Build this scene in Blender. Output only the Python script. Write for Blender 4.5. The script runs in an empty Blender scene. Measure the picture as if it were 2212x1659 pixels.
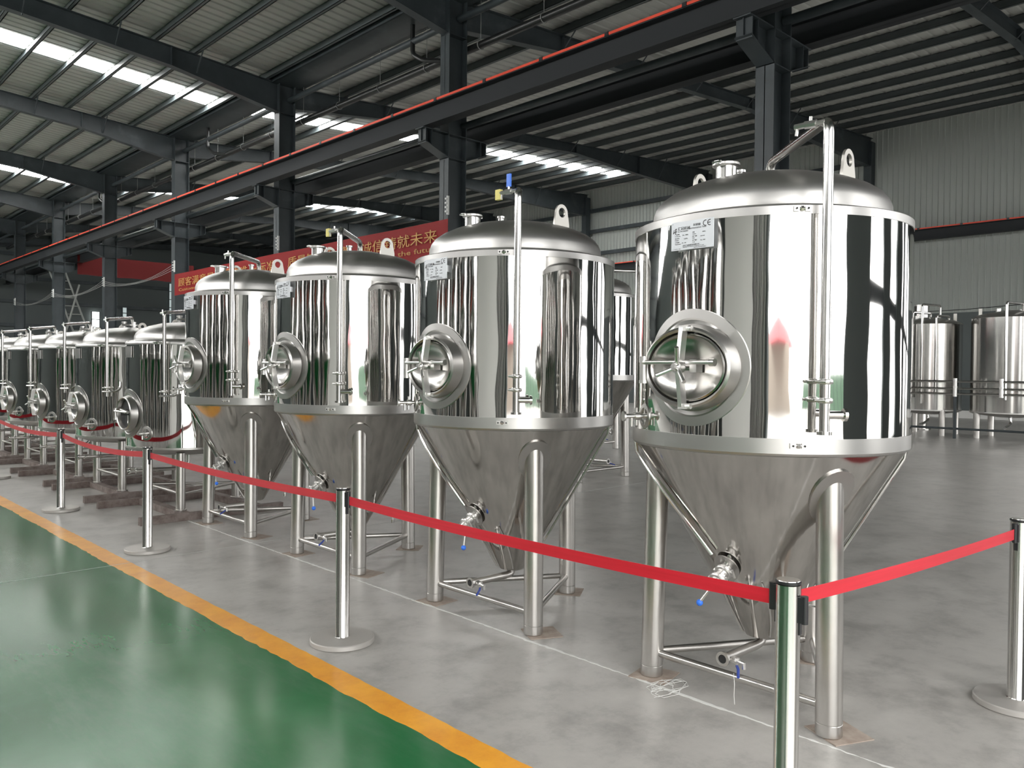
import bpy, bmesh, math, random
from math import sin, cos, tan, pi, radians, sqrt, atan, atan2, hypot
from mathutils import Vector, Matrix
random.seed(7)
S = bpy.context.scene
COL = S.collection

# ------------------------------------------------------------------ camera
YAW, PITCH, ROLL = radians(43.758), radians(-0.948), atan(0.01)
CAM_H = 1.60
fw = Vector((sin(YAW)*cos(PITCH), cos(YAW)*cos(PITCH), sin(PITCH)))
rt = Vector((cos(YAW), -sin(YAW), 0)); up = rt.cross(fw)
rt2 = rt*cos(ROLL) + up*sin(ROLL); up2 = -rt*sin(ROLL) + up*cos(ROLL)
cd = bpy.data.cameras.new('camera'); cam = bpy.data.objects.new('camera', cd); COL.objects.link(cam)
cam.matrix_world = Matrix(((rt2.x, up2.x, -fw.x, 0), (rt2.y, up2.y, -fw.y, 0), (rt2.z, up2.z, -fw.z, CAM_H), (0, 0, 0, 1)))
cd.sensor_width = 36; cd.lens = 1740/2212*36; cd.clip_start = 0.05; cd.clip_end = 500
S.camera = cam

# ------------------------------------------------------------------ world, light, exposure
SKY = 2.2
w = bpy.data.worlds.new('overcast_sky'); S.world = w; w.use_nodes = True
bg = w.node_tree.nodes['Background']
bg.inputs[0].default_value = (1.0, 0.995, 0.98, 1); bg.inputs[1].default_value = SKY
def portal(x, y, z, sx, sz, rot):
    l = bpy.data.lights.new('door_portal', 'AREA'); l.shape = 'RECTANGLE'; l.size = sx; l.size_y = sz
    l.cycles.is_portal = True
    o = bpy.data.objects.new('door_portal', l); COL.objects.link(o); o.location = (x, y, z); o.rotation_euler = rot
DOORS = ((-4.2, 3.45, 0.0, 5.2), (5.18, 6.75, 0.85, 5.2), (8.0, 9.5, 0.85, 5.2), (11.8, 13.6, 0.85, 5.2), (15.0, 19.5, 0.0, 5.2), (21.5, 31.5, 0.0, 5.2))  # last two openings are added to light the mid-floor and right wall
FRONT_Y = -2.3
for a, b, z0, z1 in DOORS:
    portal((a+b)/2, FRONT_Y-0.05, (z0+z1)/2, b-a, z1-z0, (radians(90), 0, 0))
vs = S.view_settings
vs.view_transform = 'Standard'; vs.look = 'None'; vs.gamma = 1; vs.use_curve_mapping = False
vs.exposure = 1.4
try:
    S.cycles.max_bounces = 10; S.cycles.diffuse_bounces = 5; S.cycles.glossy_bounces = 6
    S.cycles.sample_clamp_indirect = 6.0; S.cycles.caustics_reflective = True; S.cycles.blur_glossy = 0.6
    S.cycles.use_denoising = True
except Exception: pass

# ------------------------------------------------------------------ materials
def mat(name, col, rough=0.5, metal=0.0, spec=0.5, emit=0.0):
    m = bpy.data.materials.new(name); m.use_nodes = True
    p = m.node_tree.nodes['Principled BSDF']
    p.inputs['Base Color'].default_value = (*col, 1); p.inputs['Roughness'].default_value = rough
    p.inputs['Metallic'].default_value = metal; p.inputs['Specular IOR Level'].default_value = spec
    if emit:
        p.inputs['Emission Color'].default_value = (*col, 1); p.inputs['Emission Strength'].default_value = emit
    return m
def nodes(m):
    nt = m.node_tree; return nt, nt.nodes, nt.links, nt.nodes['Principled BSDF']
def coords(nt, scale=(1, 1, 1), kind='Object'):
    tc = nt.nodes.new('ShaderNodeTexCoord'); mp = nt.nodes.new('ShaderNodeMapping')
    mp.inputs['Scale'].default_value = scale
    nt.links.new(tc.outputs[kind], mp.inputs[0]); return mp.outputs[0]
def noise(nt, vec, scale, detail=4, rough=0.55):
    n = nt.nodes.new('ShaderNodeTexNoise'); n.inputs['Scale'].default_value = scale
    n.inputs['Detail'].default_value = detail; n.inputs['Roughness'].default_value = rough
    nt.links.new(vec, n.inputs['Vector']); return n.outputs['Fac']
def ramp(nt, fac, stops):
    r = nt.nodes.new('ShaderNodeValToRGB'); e = r.color_ramp.elements
    while len(e) < len(stops): e.new(0.5)
    for k, (p, c) in enumerate(stops):
        e[k].position = p; e[k].color = (*c, 1) if len(c) == 3 else c
    nt.links.new(fac, r.inputs[0]); return r.outputs[0]
def mixc(nt, fac, a, b, mode='MIX'):
    x = nt.nodes.new('ShaderNodeMix'); x.data_type = 'RGBA'; x.blend_type = mode
    for sock, val in ((x.inputs[0], fac), (x.inputs[6], a), (x.inputs[7], b)):
        if hasattr(val, 'is_linked') or hasattr(val, 'links'): nt.links.new(val, sock)
        elif isinstance(val, tuple): sock.default_value = (*val, 1)
        else: sock.default_value = val
    return x.outputs[2]
def maprange(nt, fac, a, b):
    r = nt.nodes.new('ShaderNodeMapRange'); r.inputs['To Min'].default_value = a; r.inputs['To Max'].default_value = b
    nt.links.new(fac, r.inputs[0]); return r.outputs[0]
def bump(m, hsock, strength, dist):
    nt, nd, lk, p = nodes(m); b = nd.new('ShaderNodeBump')
    b.inputs['Strength'].default_value = strength; b.inputs['Distance'].default_value = dist
    lk.new(hsock, b.inputs['Height']); lk.new(b.outputs[0], p.inputs['Normal'])

def mirror_steel():
    m = mat('mirror_polished_steel', (0.70, 0.69, 0.675), 0.035, 1.0)
    nt, nd, lk, p = nodes(m)
    oi = nd.new('ShaderNodeObjectInfo'); tc = nd.new('ShaderNodeTexCoord')
    add = nd.new('ShaderNodeVectorMath'); add.operation = 'ADD'
    sc = nd.new('ShaderNodeVectorMath'); sc.operation = 'SCALE'; sc.inputs['Scale'].default_value = 0.37
    lk.new(oi.outputs['Location'], sc.inputs[0]); lk.new(tc.outputs['Object'], add.inputs[0]); lk.new(sc.outputs[0], add.inputs[1])
    mp = nd.new('ShaderNodeMapping'); mp.inputs['Scale'].default_value = (1, 1, 0.45); lk.new(add.outputs[0], mp.inputs[0])
    n = noise(nt, mp.outputs[0], 3.2, 2, 0.4)
    bump(m, n, 0.35, 0.02)
    s = noise(nt, mp.outputs[0], 9, 5, 0.6)
    lk.new(maprange(nt, s, 0.015, 0.065), p.inputs['Roughness'])
    return m
def satin(name, col, r0, r1, grain=(1, 1, 14), aniso=0.0, dirt=0.12):
    m = mat(name, col, r0, 1.0); nt, nd, lk, p = nodes(m)
    v = coords(nt, grain); n = noise(nt, v, 6, 6, 0.6)
    lk.new(maprange(nt, n, r0, r1), p.inputs['Roughness'])
    v2 = coords(nt); n2 = noise(nt, v2, 5, 6, 0.65)
    lk.new(mixc(nt, maprange(nt, n2, 0, dirt*2), col, tuple(c*0.55 for c in col)), p.inputs['Base Color'])
    p.inputs['Anisotropic'].default_value = aniso
    return m
M_MIRROR = mirror_steel()
M_DOME = satin('brushed_dome_steel', (0.56, 0.55, 0.535), 0.33, 0.45)
M_YOKE = mat('matt_yoke_steel', (0.78, 0.77, 0.75), 0.42, 1.0)
M_BASE = mat('dusty_base_steel', (0.50, 0.48, 0.455), 0.5, 0.55)
M_BAND = satin('brushed_band_steel', (0.52, 0.512, 0.50), 0.30, 0.42, (1, 1, 30))
M_CONE = satin('satin_cone_steel', (0.62, 0.60, 0.575), 0.05, 0.13, (3, 3, 1.2), dirt=0.26)
M_LEG = satin('satin_leg_steel', (0.62, 0.60, 0.575), 0.24, 0.38, (30, 30, 1), dirt=0.25)
M_PIPE = satin('polished_pipe_steel', (0.68, 0.67, 0.65), 0.14, 0.2, (2, 2, .5), dirt=0.05)
M_FIT = mat('bright_fitting_steel', (0.70, 0.69, 0.675), 0.30, 1.0)
M_MANWAY = satin('brushed_manway_steel', (0.50, 0.49, 0.475), 0.30, 0.38, (.5, .5, .5), dirt=0.06)
M_DOOR = satin('polished_hatch_steel', (0.50, 0.485, 0.465), 0.18, 0.26, (4, 4, 4), dirt=0.12)
M_LUG = satin('pickled_lug_steel', (0.66, 0.64, 0.60), 0.38, 0.5, (4, 4, 4))
M_POST = satin('post_steel', (0.68, 0.665, 0.64), 0.12, 0.24, (20, 20, 1), dirt=0.2)
M_OLDTANK = satin('older_tank_steel', (0.52, 0.51, 0.49), 0.13, 0.2, (1, 1, 4))
M_BLACKP = mat('black_plastic', (0.018, 0.018, 0.02), 0.35)
M_DARK = mat('dark_interior', (0.012, 0.012, 0.013), 0.6)  # near-black colour for the shade inside openings; also used on the screws
M_BLUE = mat('blue_grip', (0.03, 0.17, 0.75), 0.35)
M_BLUED = mat('dark_blue_grip', (0.03, 0.06, 0.32), 0.4)
M_YTAG = mat('yellow_tag', (0.75, 0.66, 0.22), 0.6)
M_PLATE = mat('aluminium_plate', (0.58, 0.60, 0.63), 0.42, 0.35)
M_INK = mat('black_print', (0.02, 0.02, 0.022), 0.5)
M_INKG = mat('grey_print', (0.10, 0.10, 0.11), 0.5)
M_GOLD = mat('gold_lettering', (0.55, 0.27, 0.06), 0.5)

def steel_paint():
    m = mat('slate_painted_steel', (0.045, 0.054, 0.058), 0.45); nt, nd, lk, p = nodes(m)
    n = noise(nt, coords(nt), 1.3, 5, 0.6)
    lk.new(ramp(nt, n, [(0.3, (0.030, 0.039, 0.044)), (0.60, (0.046, 0.057, 0.063)), (0.76, (0.085, 0.100, 0.112))]), p.inputs['Base Color'])
    return m
M_STEEL = steel_paint()
M_PURLIN = mat('grey_purlin_paint', (0.085, 0.100, 0.105), 0.45)
M_GIRDER = mat('dark_girder_paint', (0.024, 0.027, 0.030), 0.65, spec=0.3)
M_RAIL = mat('red_rail_paint', (0.80, 0.07, 0.03), 0.5)
M_ROOF = mat('roof_sheet_grey', (0.42, 0.43, 0.405), 0.5)
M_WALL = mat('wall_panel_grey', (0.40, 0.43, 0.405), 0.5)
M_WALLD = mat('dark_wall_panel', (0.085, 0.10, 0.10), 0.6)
M_LIGHTW = mat('light_partition', (0.62, 0.62, 0.60), 0.6)
M_SKYL = mat('skylight_sheet', (1.0, 1.0, 0.98), 0.6, emit=13.0)
M_WINDOW = mat('lit_window', (0.95, 0.98, 0.95), 0.4, emit=1.4)
M_FILLWIN = mat('added_fill_window', (1.0, 0.99, 0.97), 0.4, emit=4.8)  # glowing panes added as fill light, out of view
M_WINDOWD = mat('dim_window', (0.50, 0.58, 0.58), 0.4, emit=0.25)
M_BLACKPIPE = mat('black_pipe', (0.012, 0.013, 0.013), 0.35)
M_WHITEP = mat('white_plastic', (0.72, 0.73, 0.72), 0.5)
M_WIRE = mat('grey_wire', (0.28, 0.29, 0.28), 0.5)
M_LADDER = mat('ladder_paint', (0.20, 0.21, 0.20), 0.5)
M_SKID = mat('rusty_skid_steel', (0.17, 0.13, 0.115), 0.65)
nt, nd, lk, p = nodes(M_SKID); n = noise(nt, coords(nt), 9, 6, 0.7)
lk.new(ramp(nt, n, [(0.3, (0.09, 0.06, 0.05)), (0.55, (0.19, 0.155, 0.14)), (0.8, (0.27, 0.235, 0.22))]), p.inputs['Base Color'])
M_PAD = mat('brown_pad', (0.36, 0.29, 0.24), 0.7)
nt, nd, lk, p = nodes(M_PAD); n = noise(nt, coords(nt), 14, 5, 0.6)
lk.new(ramp(nt, n, [(0.3, (0.28, 0.22, 0.18)), (0.7, (0.42, 0.36, 0.31))]), p.inputs['Base Color'])

def belt_mat():
    m = mat('red_webbing', (0.66, 0.012, 0.03), 0.45); nt, nd, lk, p = nodes(m)
    n = noise(nt, coords(nt, kind='Generated'), 4, 3)
    lk.new(ramp(nt, n, [(0.35, (0.50, 0.007, 0.02)), (0.7, (0.58, 0.010, 0.028))]), p.inputs['Base Color'])
    p.inputs['Sheen Weight'].default_value = 0.1
    return m
M_BELT = belt_mat()
def cloth_mat():
    m = bpy.data.materials.new('red_banner_cloth'); m.use_nodes = True
    nt = m.node_tree; p = nt.nodes['Principled BSDF']; out = nt.nodes['Material Output']
    p.inputs['Base Color'].default_value = (0.36, 0.010, 0.012, 1); p.inputs['Roughness'].default_value = 0.6
    t = nt.nodes.new('ShaderNodeBsdfTranslucent'); t.inputs[0].default_value = (0.40, 0.012, 0.012, 1)
    mx = nt.nodes.new('ShaderNodeMixShader'); mx.inputs[0].default_value = 0.35
    nt.links.new(p.outputs[0], mx.inputs[1]); nt.links.new(t.outputs[0], mx.inputs[2]); nt.links.new(mx.outputs[0], out.inputs[0])
    return m
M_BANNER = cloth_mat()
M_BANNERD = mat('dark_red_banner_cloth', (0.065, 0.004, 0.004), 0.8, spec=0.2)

def concrete_mat():
    m = mat('polished_concrete', (0.40, 0.395, 0.38), 0.35); nt, nd, lk, p = nodes(m)
    v = coords(nt)
    n1 = noise(nt, v, 0.55, 6, 0.6); n2 = noise(nt, v, 3.0, 9, 0.72); n3 = noise(nt, coords(nt, (1, 3.0, 1)), 2.2, 7, 0.75)
    c1 = ramp(nt, n1, [(0.3, (0.38, 0.366, 0.345)), (0.7, (0.48, 0.466, 0.442))])
    c2 = ramp(nt, n2, [(0.36, (0.58, 0.58, 0.575)), (0.52, (0.95, 0.95, 0.95)), (0.68, (1.1, 1.1, 1.1))])
    c3 = ramp(nt, n3, [(0.28, (0.66, 0.65, 0.64)), (0.42, (1, 1, 1))])
    c = mixc(nt, 0.7, c1, c2, 'MULTIPLY'); c = mixc(nt, 0.10, c, c3, 'MULTIPLY')
    # pale chipped patches
    n4 = noise(nt, v, 11, 9, 0.8)
    c = mixc(nt, ramp(nt, n4, [(0.66, (0, 0, 0)), (0.74, (0.45, 0.45, 0.45))]), c, (0.62, 0.615, 0.60))
    lk.new(c, p.inputs['Base Color'])
    lk.new(maprange(nt, n2, 0.22, 0.50), p.inputs['Roughness'])
    bump(m, n2, 0.12, 0.004)
    return m
M_CONC = concrete_mat()
def green_mat():
    m = mat('green_floor_coating', (0.03, 0.17, 0.06), 0.2, spec=0.3); nt, nd, lk, p = nodes(m)
    v = coords(nt)
    n1 = noise(nt, v, 0.9, 5, 0.6); n2 = noise(nt, v, 26, 9, 0.8); n3 = noise(nt, coords(nt, (1, 0.25, 1)), 1.6, 8, 0.7)
    c = ramp(nt, n1, [(0.3, (0.010, 0.115, 0.034)), (0.7, (0.022, 0.165, 0.055))])
    dust = ramp(nt, n3, [(0.50, (0, 0, 0)), (0.76, (0.5, 0.5, 0.5))])
    c = mixc(nt, dust, c, (0.09, 0.20, 0.13))
    c = mixc(nt, ramp(nt, n2, [(0.69, (0, 0, 0)), (0.74, (0.7, 0.7, 0.7))]), c, (0.30, 0.42, 0.35))
    lk.new(c, p.inputs['Base Color'])
    lk.new(maprange(nt, n3, 0.10, 0.34), p.inputs['Roughness'])
    bump(m, n1, 0.15, 0.01)
    return m
M_GREEN = green_mat()
def yellow_mat():
    m = mat('yellow_line_paint', (0.78, 0.34, 0.025), 0.35); nt, nd, lk, p = nodes(m)
    n = noise(nt, coords(nt), 4, 7, 0.7); n2 = noise(nt, coords(nt), 30, 7, 0.75)
    c = ramp(nt, n, [(0.3, (0.70, 0.27, 0.02)), (0.6, (0.86, 0.40, 0.03))])
    c = mixc(nt, ramp(nt, n2, [(0.70, (0, 0, 0)), (0.76, (0.7, 0.7, 0.7))]), c, (0.55, 0.45, 0.33))
    lk.new(c, p.inputs['Base Color']); return m
M_YELLOW = yellow_mat()
M_JOINT = mat('pale_joint_filler', (0.68, 0.68, 0.66), 0.8)
M_JOINTD = mat('grey_joint_line', (0.52, 0.53, 0.51), 0.8)
M_OUTG = mat('outdoor_concrete', (0.46, 0.45, 0.43), 0.8)
M_OUTW = mat('pavilion_wall', (0.30, 0.26, 0.22), 0.7)
M_OUTR = mat('pavilion_red_roof', (0.30, 0.03, 0.04), 0.6)
M_OUTF = mat('green_fence', (0.09, 0.16, 0.105), 0.7)
M_OUTB = mat('far_hedge', (0.05, 0.09, 0.04), 0.8)

# ------------------------------------------------------------------ mesh builder
class MB:
    def __init__(s): s.v = []; s.f = []
    def add(s, vs, fs, M=None):
        o = len(s.v)
        s.v += [tuple(M @ Vector(q)) if M is not None else tuple(q) for q in vs]
        s.f += [tuple(i+o for i in q) for q in fs]; return s
    def box(s, c, d, M=None):
        x, y, z = c; a, b, e = d[0]/2, d[1]/2, d[2]/2
        vs = [(x+i*a, y+j*b, z+k*e) for i in (-1, 1) for j in (-1, 1) for k in (-1, 1)]
        return s.add(vs, [(0, 1, 3, 2), (4, 6, 7, 5), (0, 4, 5, 1), (2, 3, 7, 6), (0, 2, 6, 4), (1, 5, 7, 3)], M)
    def bb(s, x0, x1, y0, y1, z0, z1, M=None):
        return s.box(((x0+x1)/2, (y0+y1)/2, (z0+z1)/2), (x1-x0, y1-y0, z1-z0), M)
    def lathe(s, prof, seg=32, M=None):
        vs = []; idx = []
        for r, z in prof:
            if r < 1e-6: idx.append([len(vs)]); vs.append((0, 0, z))
            else:
                idx.append(list(range(len(vs), len(vs)+seg)))
                vs += [(r*cos(2*pi*k/seg), r*sin(2*pi*k/seg), z) for k in range(seg)]
        fs = []
        for a, b in zip(idx, idx[1:]):
            for k in range(seg):
                k2 = (k+1) % seg
                if len(a) == 1 and len(b) == 1: continue
                if len(a) == 1: fs.append((a[0], b[k2], b[k]))
                elif len(b) == 1: fs.append((a[k], a[k2], b[0]))
                else: fs.append((a[k], a[k2], b[k2], b[k]))
        return s.add(vs, fs, M)
    def cyl(s, p0, p1, r, r1=None, seg=16):
        p0 = Vector(p0); p1 = Vector(p1); d = p1-p0; L = d.length
        q = d.to_track_quat('Z', 'Y'); M = Matrix.Translation(p0) @ q.to_matrix().to_4x4()
        r1 = r if r1 is None else r1
        return s.lathe([(0, 0), (r, 0), (r1, L), (0, L)], seg, M)
    def ringcyl(s, p0, p1, ro, ri, seg=20):
        p0 = Vector(p0); p1 = Vector(p1); d = p1-p0; L = d.length
        M = Matrix.Translation(p0) @ d.to_track_quat('Z', 'Y').to_matrix().to_4x4()
        return s.lathe([(ri, 0), (ro, 0), (ro, L), (ri, L), (ri, 0)], seg, M)
    def tube(s, pts, r, seg=12, fillet=0.0, fn=5, cap=True):
        P = [Vector(q) for q in pts]; Q = [P[0]]
        for a, b, c in zip(P, P[1:], P[2:]):
            if fillet <= 0: Q.append(b); continue
            u = (a-b); v = (c-b); l = min(fillet, u.length*.49, v.length*.49)
            pa = b+u.normalized()*l; pc = b+v.normalized()*l
            for k in range(fn+1):
                t = k/fn; Q.append(pa*(1-t)**2 + b*2*t*(1-t) + pc*t*t)
        Q.append(P[-1])
        n = None; vs = []; fs = []
        for i, q in enumerate(Q):
            d = (Q[min(i+1, len(Q)-1)] - Q[max(i-1, 0)]).normalized()
            if n is None:
                n = d.orthogonal().normalized()
            else:
                n = (n - d*n.dot(d)).normalized()
            b = d.cross(n)
            for k in range(seg):
                a = 2*pi*k/seg; vs.append(q + n*cos(a)*r + b*sin(a)*r)
        for i in range(len(Q)-1):
            for k in range(seg):
                k2 = (k+1) % seg
                fs.append((i*seg+k, i*seg+k2, (i+1)*seg+k2, (i+1)*seg+k))
        if cap:
            fs.append(tuple(range(seg))[::-1]); m = (len(Q)-1)*seg; fs.append(tuple(range(m, m+seg)))
        return s.add(vs, fs)
    def prism(s, poly, t, M=None):
        n = len(poly); vs = [(x, y, -t/2) for x, y in poly] + [(x, y, t/2) for x, y in poly]
        fs = [tuple(range(n))[::-1], tuple(range(n, 2*n))] + [(k, (k+1) % n, n+(k+1) % n, n+k) for k in range(n)]
        return s.add(vs, fs, M)
    def sphere(s, c, r, seg=16):
        n = 8; return s.lathe([(r*sin(pi*k/n), -r*cos(pi*k/n)) for k in range(n+1)], seg, Matrix.Translation(c))
    def build(s, name, m, parent=None, sharp=35):
        me = bpy.data.meshes.new(name); me.from_pydata(s.v, [], s.f)
        bm = bmesh.new(); bm.from_mesh(me); bmesh.ops.recalc_face_normals(bm, faces=bm.faces); bm.to_mesh(me); bm.free()
        me.polygons.foreach_set('use_smooth', [True]*len(me.polygons)); me.set_sharp_from_angle(angle=radians(sharp))
        me.materials.append(m)
        o = bpy.data.objects.new(name, me); COL.objects.link(o)
        if parent: o.parent = parent
        return o
def tag(o, label, cat, group=None, kind=None):
    o['label'] = label; o['category'] = cat
    if group: o['group'] = group
    if kind: o['kind'] = kind
    return o
def struct(o, label=None):
    o['kind'] = 'structure'
    if label: o['label'] = label
    return o
def thing(name, loc=(0, 0, 0), rz=0.0):
    o = bpy.data.objects.new(name, None); COL.objects.link(o); o.location = loc; o.rotation_euler = (0, 0, rz)
    o.empty_display_size = 0.2; return o
def copy_tree(o, parent=None):
    c = o.copy(); COL.objects.link(c); c.parent = parent
    for ch in list(o.children): copy_tree(ch, c)
    return c
def text_mesh(name, body, size, m, parent, M, align='LEFT', ext=0.0006, sx=1.0):
    cu = bpy.data.curves.new(name, 'FONT'); cu.body = body; cu.size = size; cu.align_x = align; cu.extrude = ext; cu.resolution_u = 2
    tmp = bpy.data.objects.new(name, cu); COL.objects.link(tmp)
    bpy.context.view_layer.update()
    me = bpy.data.meshes.new_from_object(tmp.evaluated_get(bpy.context.evaluated_depsgraph_get()))
    bpy.data.objects.remove(tmp); bpy.data.curves.remove(cu)
    me.name = name; me.materials.clear(); me.materials.append(m)
    me.transform(M @ Matrix.Diagonal((sx, 1, 1, 1)))
    o = bpy.data.objects.new(name, me); COL.objects.link(o); o.parent = parent
    return o

# ------------------------------------------------------------------ setting: floor
XC = 11.2; BAY = 7.52; Y1 = 6.10
FY = [Y1 + BAY*i for i in range(-1, 8)]           # portal frames
END_Y = 58.9; WALL_X = 33.0; LEFT_X = -10.6
def roof_z(x): return 9.60 + 0.068*abs(x-XC)
b = MB(); b.bb(LEFT_X, WALL_X+.6, FRONT_Y, END_Y, -0.2, 0.0)
floor = struct(b.build('floor', M_CONC), 'grey polished concrete floor')
def ragged_strip(name, xa, xb, y0, y1, z, step, ja, jb, m, thick=0.0015):
    n = int((y1-y0)/step); vs = []; fs = []
    for k in range(n+1):
        y = y0+(y1-y0)*k/n
        xl = xa + (random.uniform(-ja, ja) if ja else 0) + ja*0.8*sin(y*5.1); xr = xb + (random.uniform(-jb, jb) if jb else 0)
        vs += [(xl, y, z+thick), (xr, y, z+thick), (xl, y, z), (xr, y, z)]
    for k in range(n):
        a = k*4; c = a+4
        fs += [(a, a+1, c+1, c), (a+2, a, c, c+2), (a+1, a+3, c+3, c+1)]
    return MB().add(vs, fs).build(name, m)
struct(ragged_strip('floor_green_coating', -3.4, 2.16, FRONT_Y, 46, 0.0, 0.5, 0, 0, M_GREEN, 0.0015), 'glossy green painted aisle floor')
struct(ragged_strip('trim_1', 2.145, 2.295, FRONT_Y, 46, 0.0015, 0.06, 0.006, 0.003, M_YELLOW, 0.0012), 'yellow line along the green aisle')
struct(ragged_strip('trim_2', 3.362, 3.376, FRONT_Y, 46, 0.0, 0.03, 0.006, 0.006, M_JOINT, 0.0016), 'chipped pale floor joint under the tank legs')
for i, (yy, ang, wd) in enumerate(((6.855, 0.028, 0.006), (14.4, 0.0, 0.006))):
    b = MB(); b.box((0, 0, 0.0028), (14.0, wd, 0.0016)); o = b.build('trim_%d' % (3+i), M_JOINTD)
    o.location = (3.0, yy+0.04, 0); o.rotation_euler = (0, 0, ang); struct(o, 'thin straight saw joint across the floor')
b = MB(); b.bb(-60, 60, -70, FRONT_Y, -0.22, -0.02)
struct(b.build('ground_outside', M_OUTG), 'pale concrete yard outside the door')

# ------------------------------------------------------------------ setting: walls
def ribbed_panel(width, height, pitch, axis_y=True, rib=0.032):
    """vertical sheet: local Y = width, Z = height, ribs proud to -X"""
    pr = [(0, 0)]
    n = int(round(width/pitch))
    for k in range(n):
        y = k*pitch
        pr += [(y+pitch*.70, 0), (y+pitch*.76, -rib), (y+pitch*.88, -rib), (y+pitch*.94, 0)]
    pr.append((width, 0))
    vs = [(x, y, z) for z in (0, height) for y, x in pr]; m = len(pr)
    return MB().add(vs, [(k, k+1, m+k+1, m+k) for k in range(m-1)])
wr = struct(thing('wall_right', (WALL_X, 0, 0)), 'grey ribbed cladding wall behind the tanks')
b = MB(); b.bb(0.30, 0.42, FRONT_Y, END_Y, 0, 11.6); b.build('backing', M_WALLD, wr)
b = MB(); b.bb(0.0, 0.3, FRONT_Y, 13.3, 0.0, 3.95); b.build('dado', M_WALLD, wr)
b = MB(); b.bb(-0.12, 0.0, FRONT_Y, 13.3, 0.0, 0.28); b.build('kerb', M_LIGHTW, wr)
pn = ribbed_panel(0.84, 7.5, 0.21).build('wall_panel', M_WALL, wr)
k = 0
y = -2.1
first = True
while y < END_Y-0.8:
    o = pn if first else pn.copy()
    if not first: COL.objects.link(o)
    first = False
    near = y < 13.3
    o.location = (0.0 if near else 0.22, y, 3.95 if near else 4.0)
    y += 0.84
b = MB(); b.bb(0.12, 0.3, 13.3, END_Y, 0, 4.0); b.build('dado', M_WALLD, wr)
for z in (4.05, 5.2, 7.9, 9.1, 10.2):
    b = MB(); b.bb(0.0, 0.18, 13.7, END_Y, z-.09, z+.09); b.build('girt', M_STEEL, wr)
we = struct(thing('wall_end', (0, END_Y, 0)), 'dark far end wall of the hall')
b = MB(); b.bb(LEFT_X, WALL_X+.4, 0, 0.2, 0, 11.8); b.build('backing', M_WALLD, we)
for z in (1.2, 2.7, 4.2, 5.7, 7.2, 8.7):
    b = MB(); b.bb(LEFT_X, WALL_X, -0.18, 0, z-.1, z+.1); b.build('girt', M_STEEL, we)
wl = struct(thing('wall_left', (LEFT_X, 0, 0)), 'grey side wall of the aisle')
b = MB(); b.bb(-0.2, 0, FRONT_Y, END_Y, 0, 11.6); b.build('backing', M_WALLD, wl)
for i, ya in enumerate(FY[:8]):  # high glowing windows added to brighten the hall
    for k in range(3):
        y0 = ya+.75+k*2.1
        fr = MB(); fr.bb(0, .05, y0-.06, y0, 7.2, 10.0); fr.bb(0, .05, y0+1.8, y0+1.86, 7.2, 10.0); fr.bb(0, .05, y0, y0+1.8, 7.14, 7.2); fr.bb(0, .05, y0, y0+1.8, 10.0, 10.06); fr.bb(0, .05, y0, y0+1.8, 8.57, 8.63)
        fr = fr.build('window_frame', M_STEEL, wl)
        for z0, z1 in ((7.2, 8.57), (8.63, 10.0)):
            MB().bb(0, .03, y0, y0+1.8, z0, z1).build('pane', M_FILLWIN, fr)
wi = MB(); wi.bb(-5.75, -5.6, -.9, 2.6, 0, 4.4)
struct(wi.build('wall_partition', M_LIGHTW), 'pale partition beside the entrance door')
# front wall with the open doors, including the two added for light
wf = struct(thing('wall_front', (0, FRONT_Y, 0)), 'front wall with the open doors, the two far ones added for light')
xs = [LEFT_X]
for a, c, z0, z1 in DOORS: xs += [a, c]
xs.append(WALL_X+.4)
for a, c in zip(xs[0::2], xs[1::2]):
    b = MB(); b.bb(a, c, -0.2, 0, 0, 5.2); b.build('pier', M_WALLD, wf)
fd = MB()
for k in range(11):
    x = -9.6+k*.47; fd.bb(x, x+.13+.07*(k % 3), .02, .10, .02, 5.0)
fd.build('folding_door_leaf', M_LIGHTW, wf)
b = MB(); b.bb(LEFT_X, WALL_X+.4, -0.2, 0, 5.2, 11.8); b.build('upper_wall', M_WALLD, wf)
for a, c, z0, z1 in DOORS:
    if z0 > 0: b = MB(); b.bb(a, c, -0.2, 0, 0, z0); b.build('sill_wall', M_WALLD, wf)
for a, c, z0, z1 in DOORS[1:]:
    b = MB(); b.bb(a, c, -0.14, -0.06, 2.25, 2.45); b.build('transom', M_STEEL, wf)
    n = 0 if c-a < 3 else 4
    for q in range(1, n+1):
        x = a+(c-a)*q/(n+1); b = MB(); b.bb(x-.05, x+.05, -0.14, -0.06, z0, z1); b.build('mullion', M_STEEL, wf)

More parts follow.
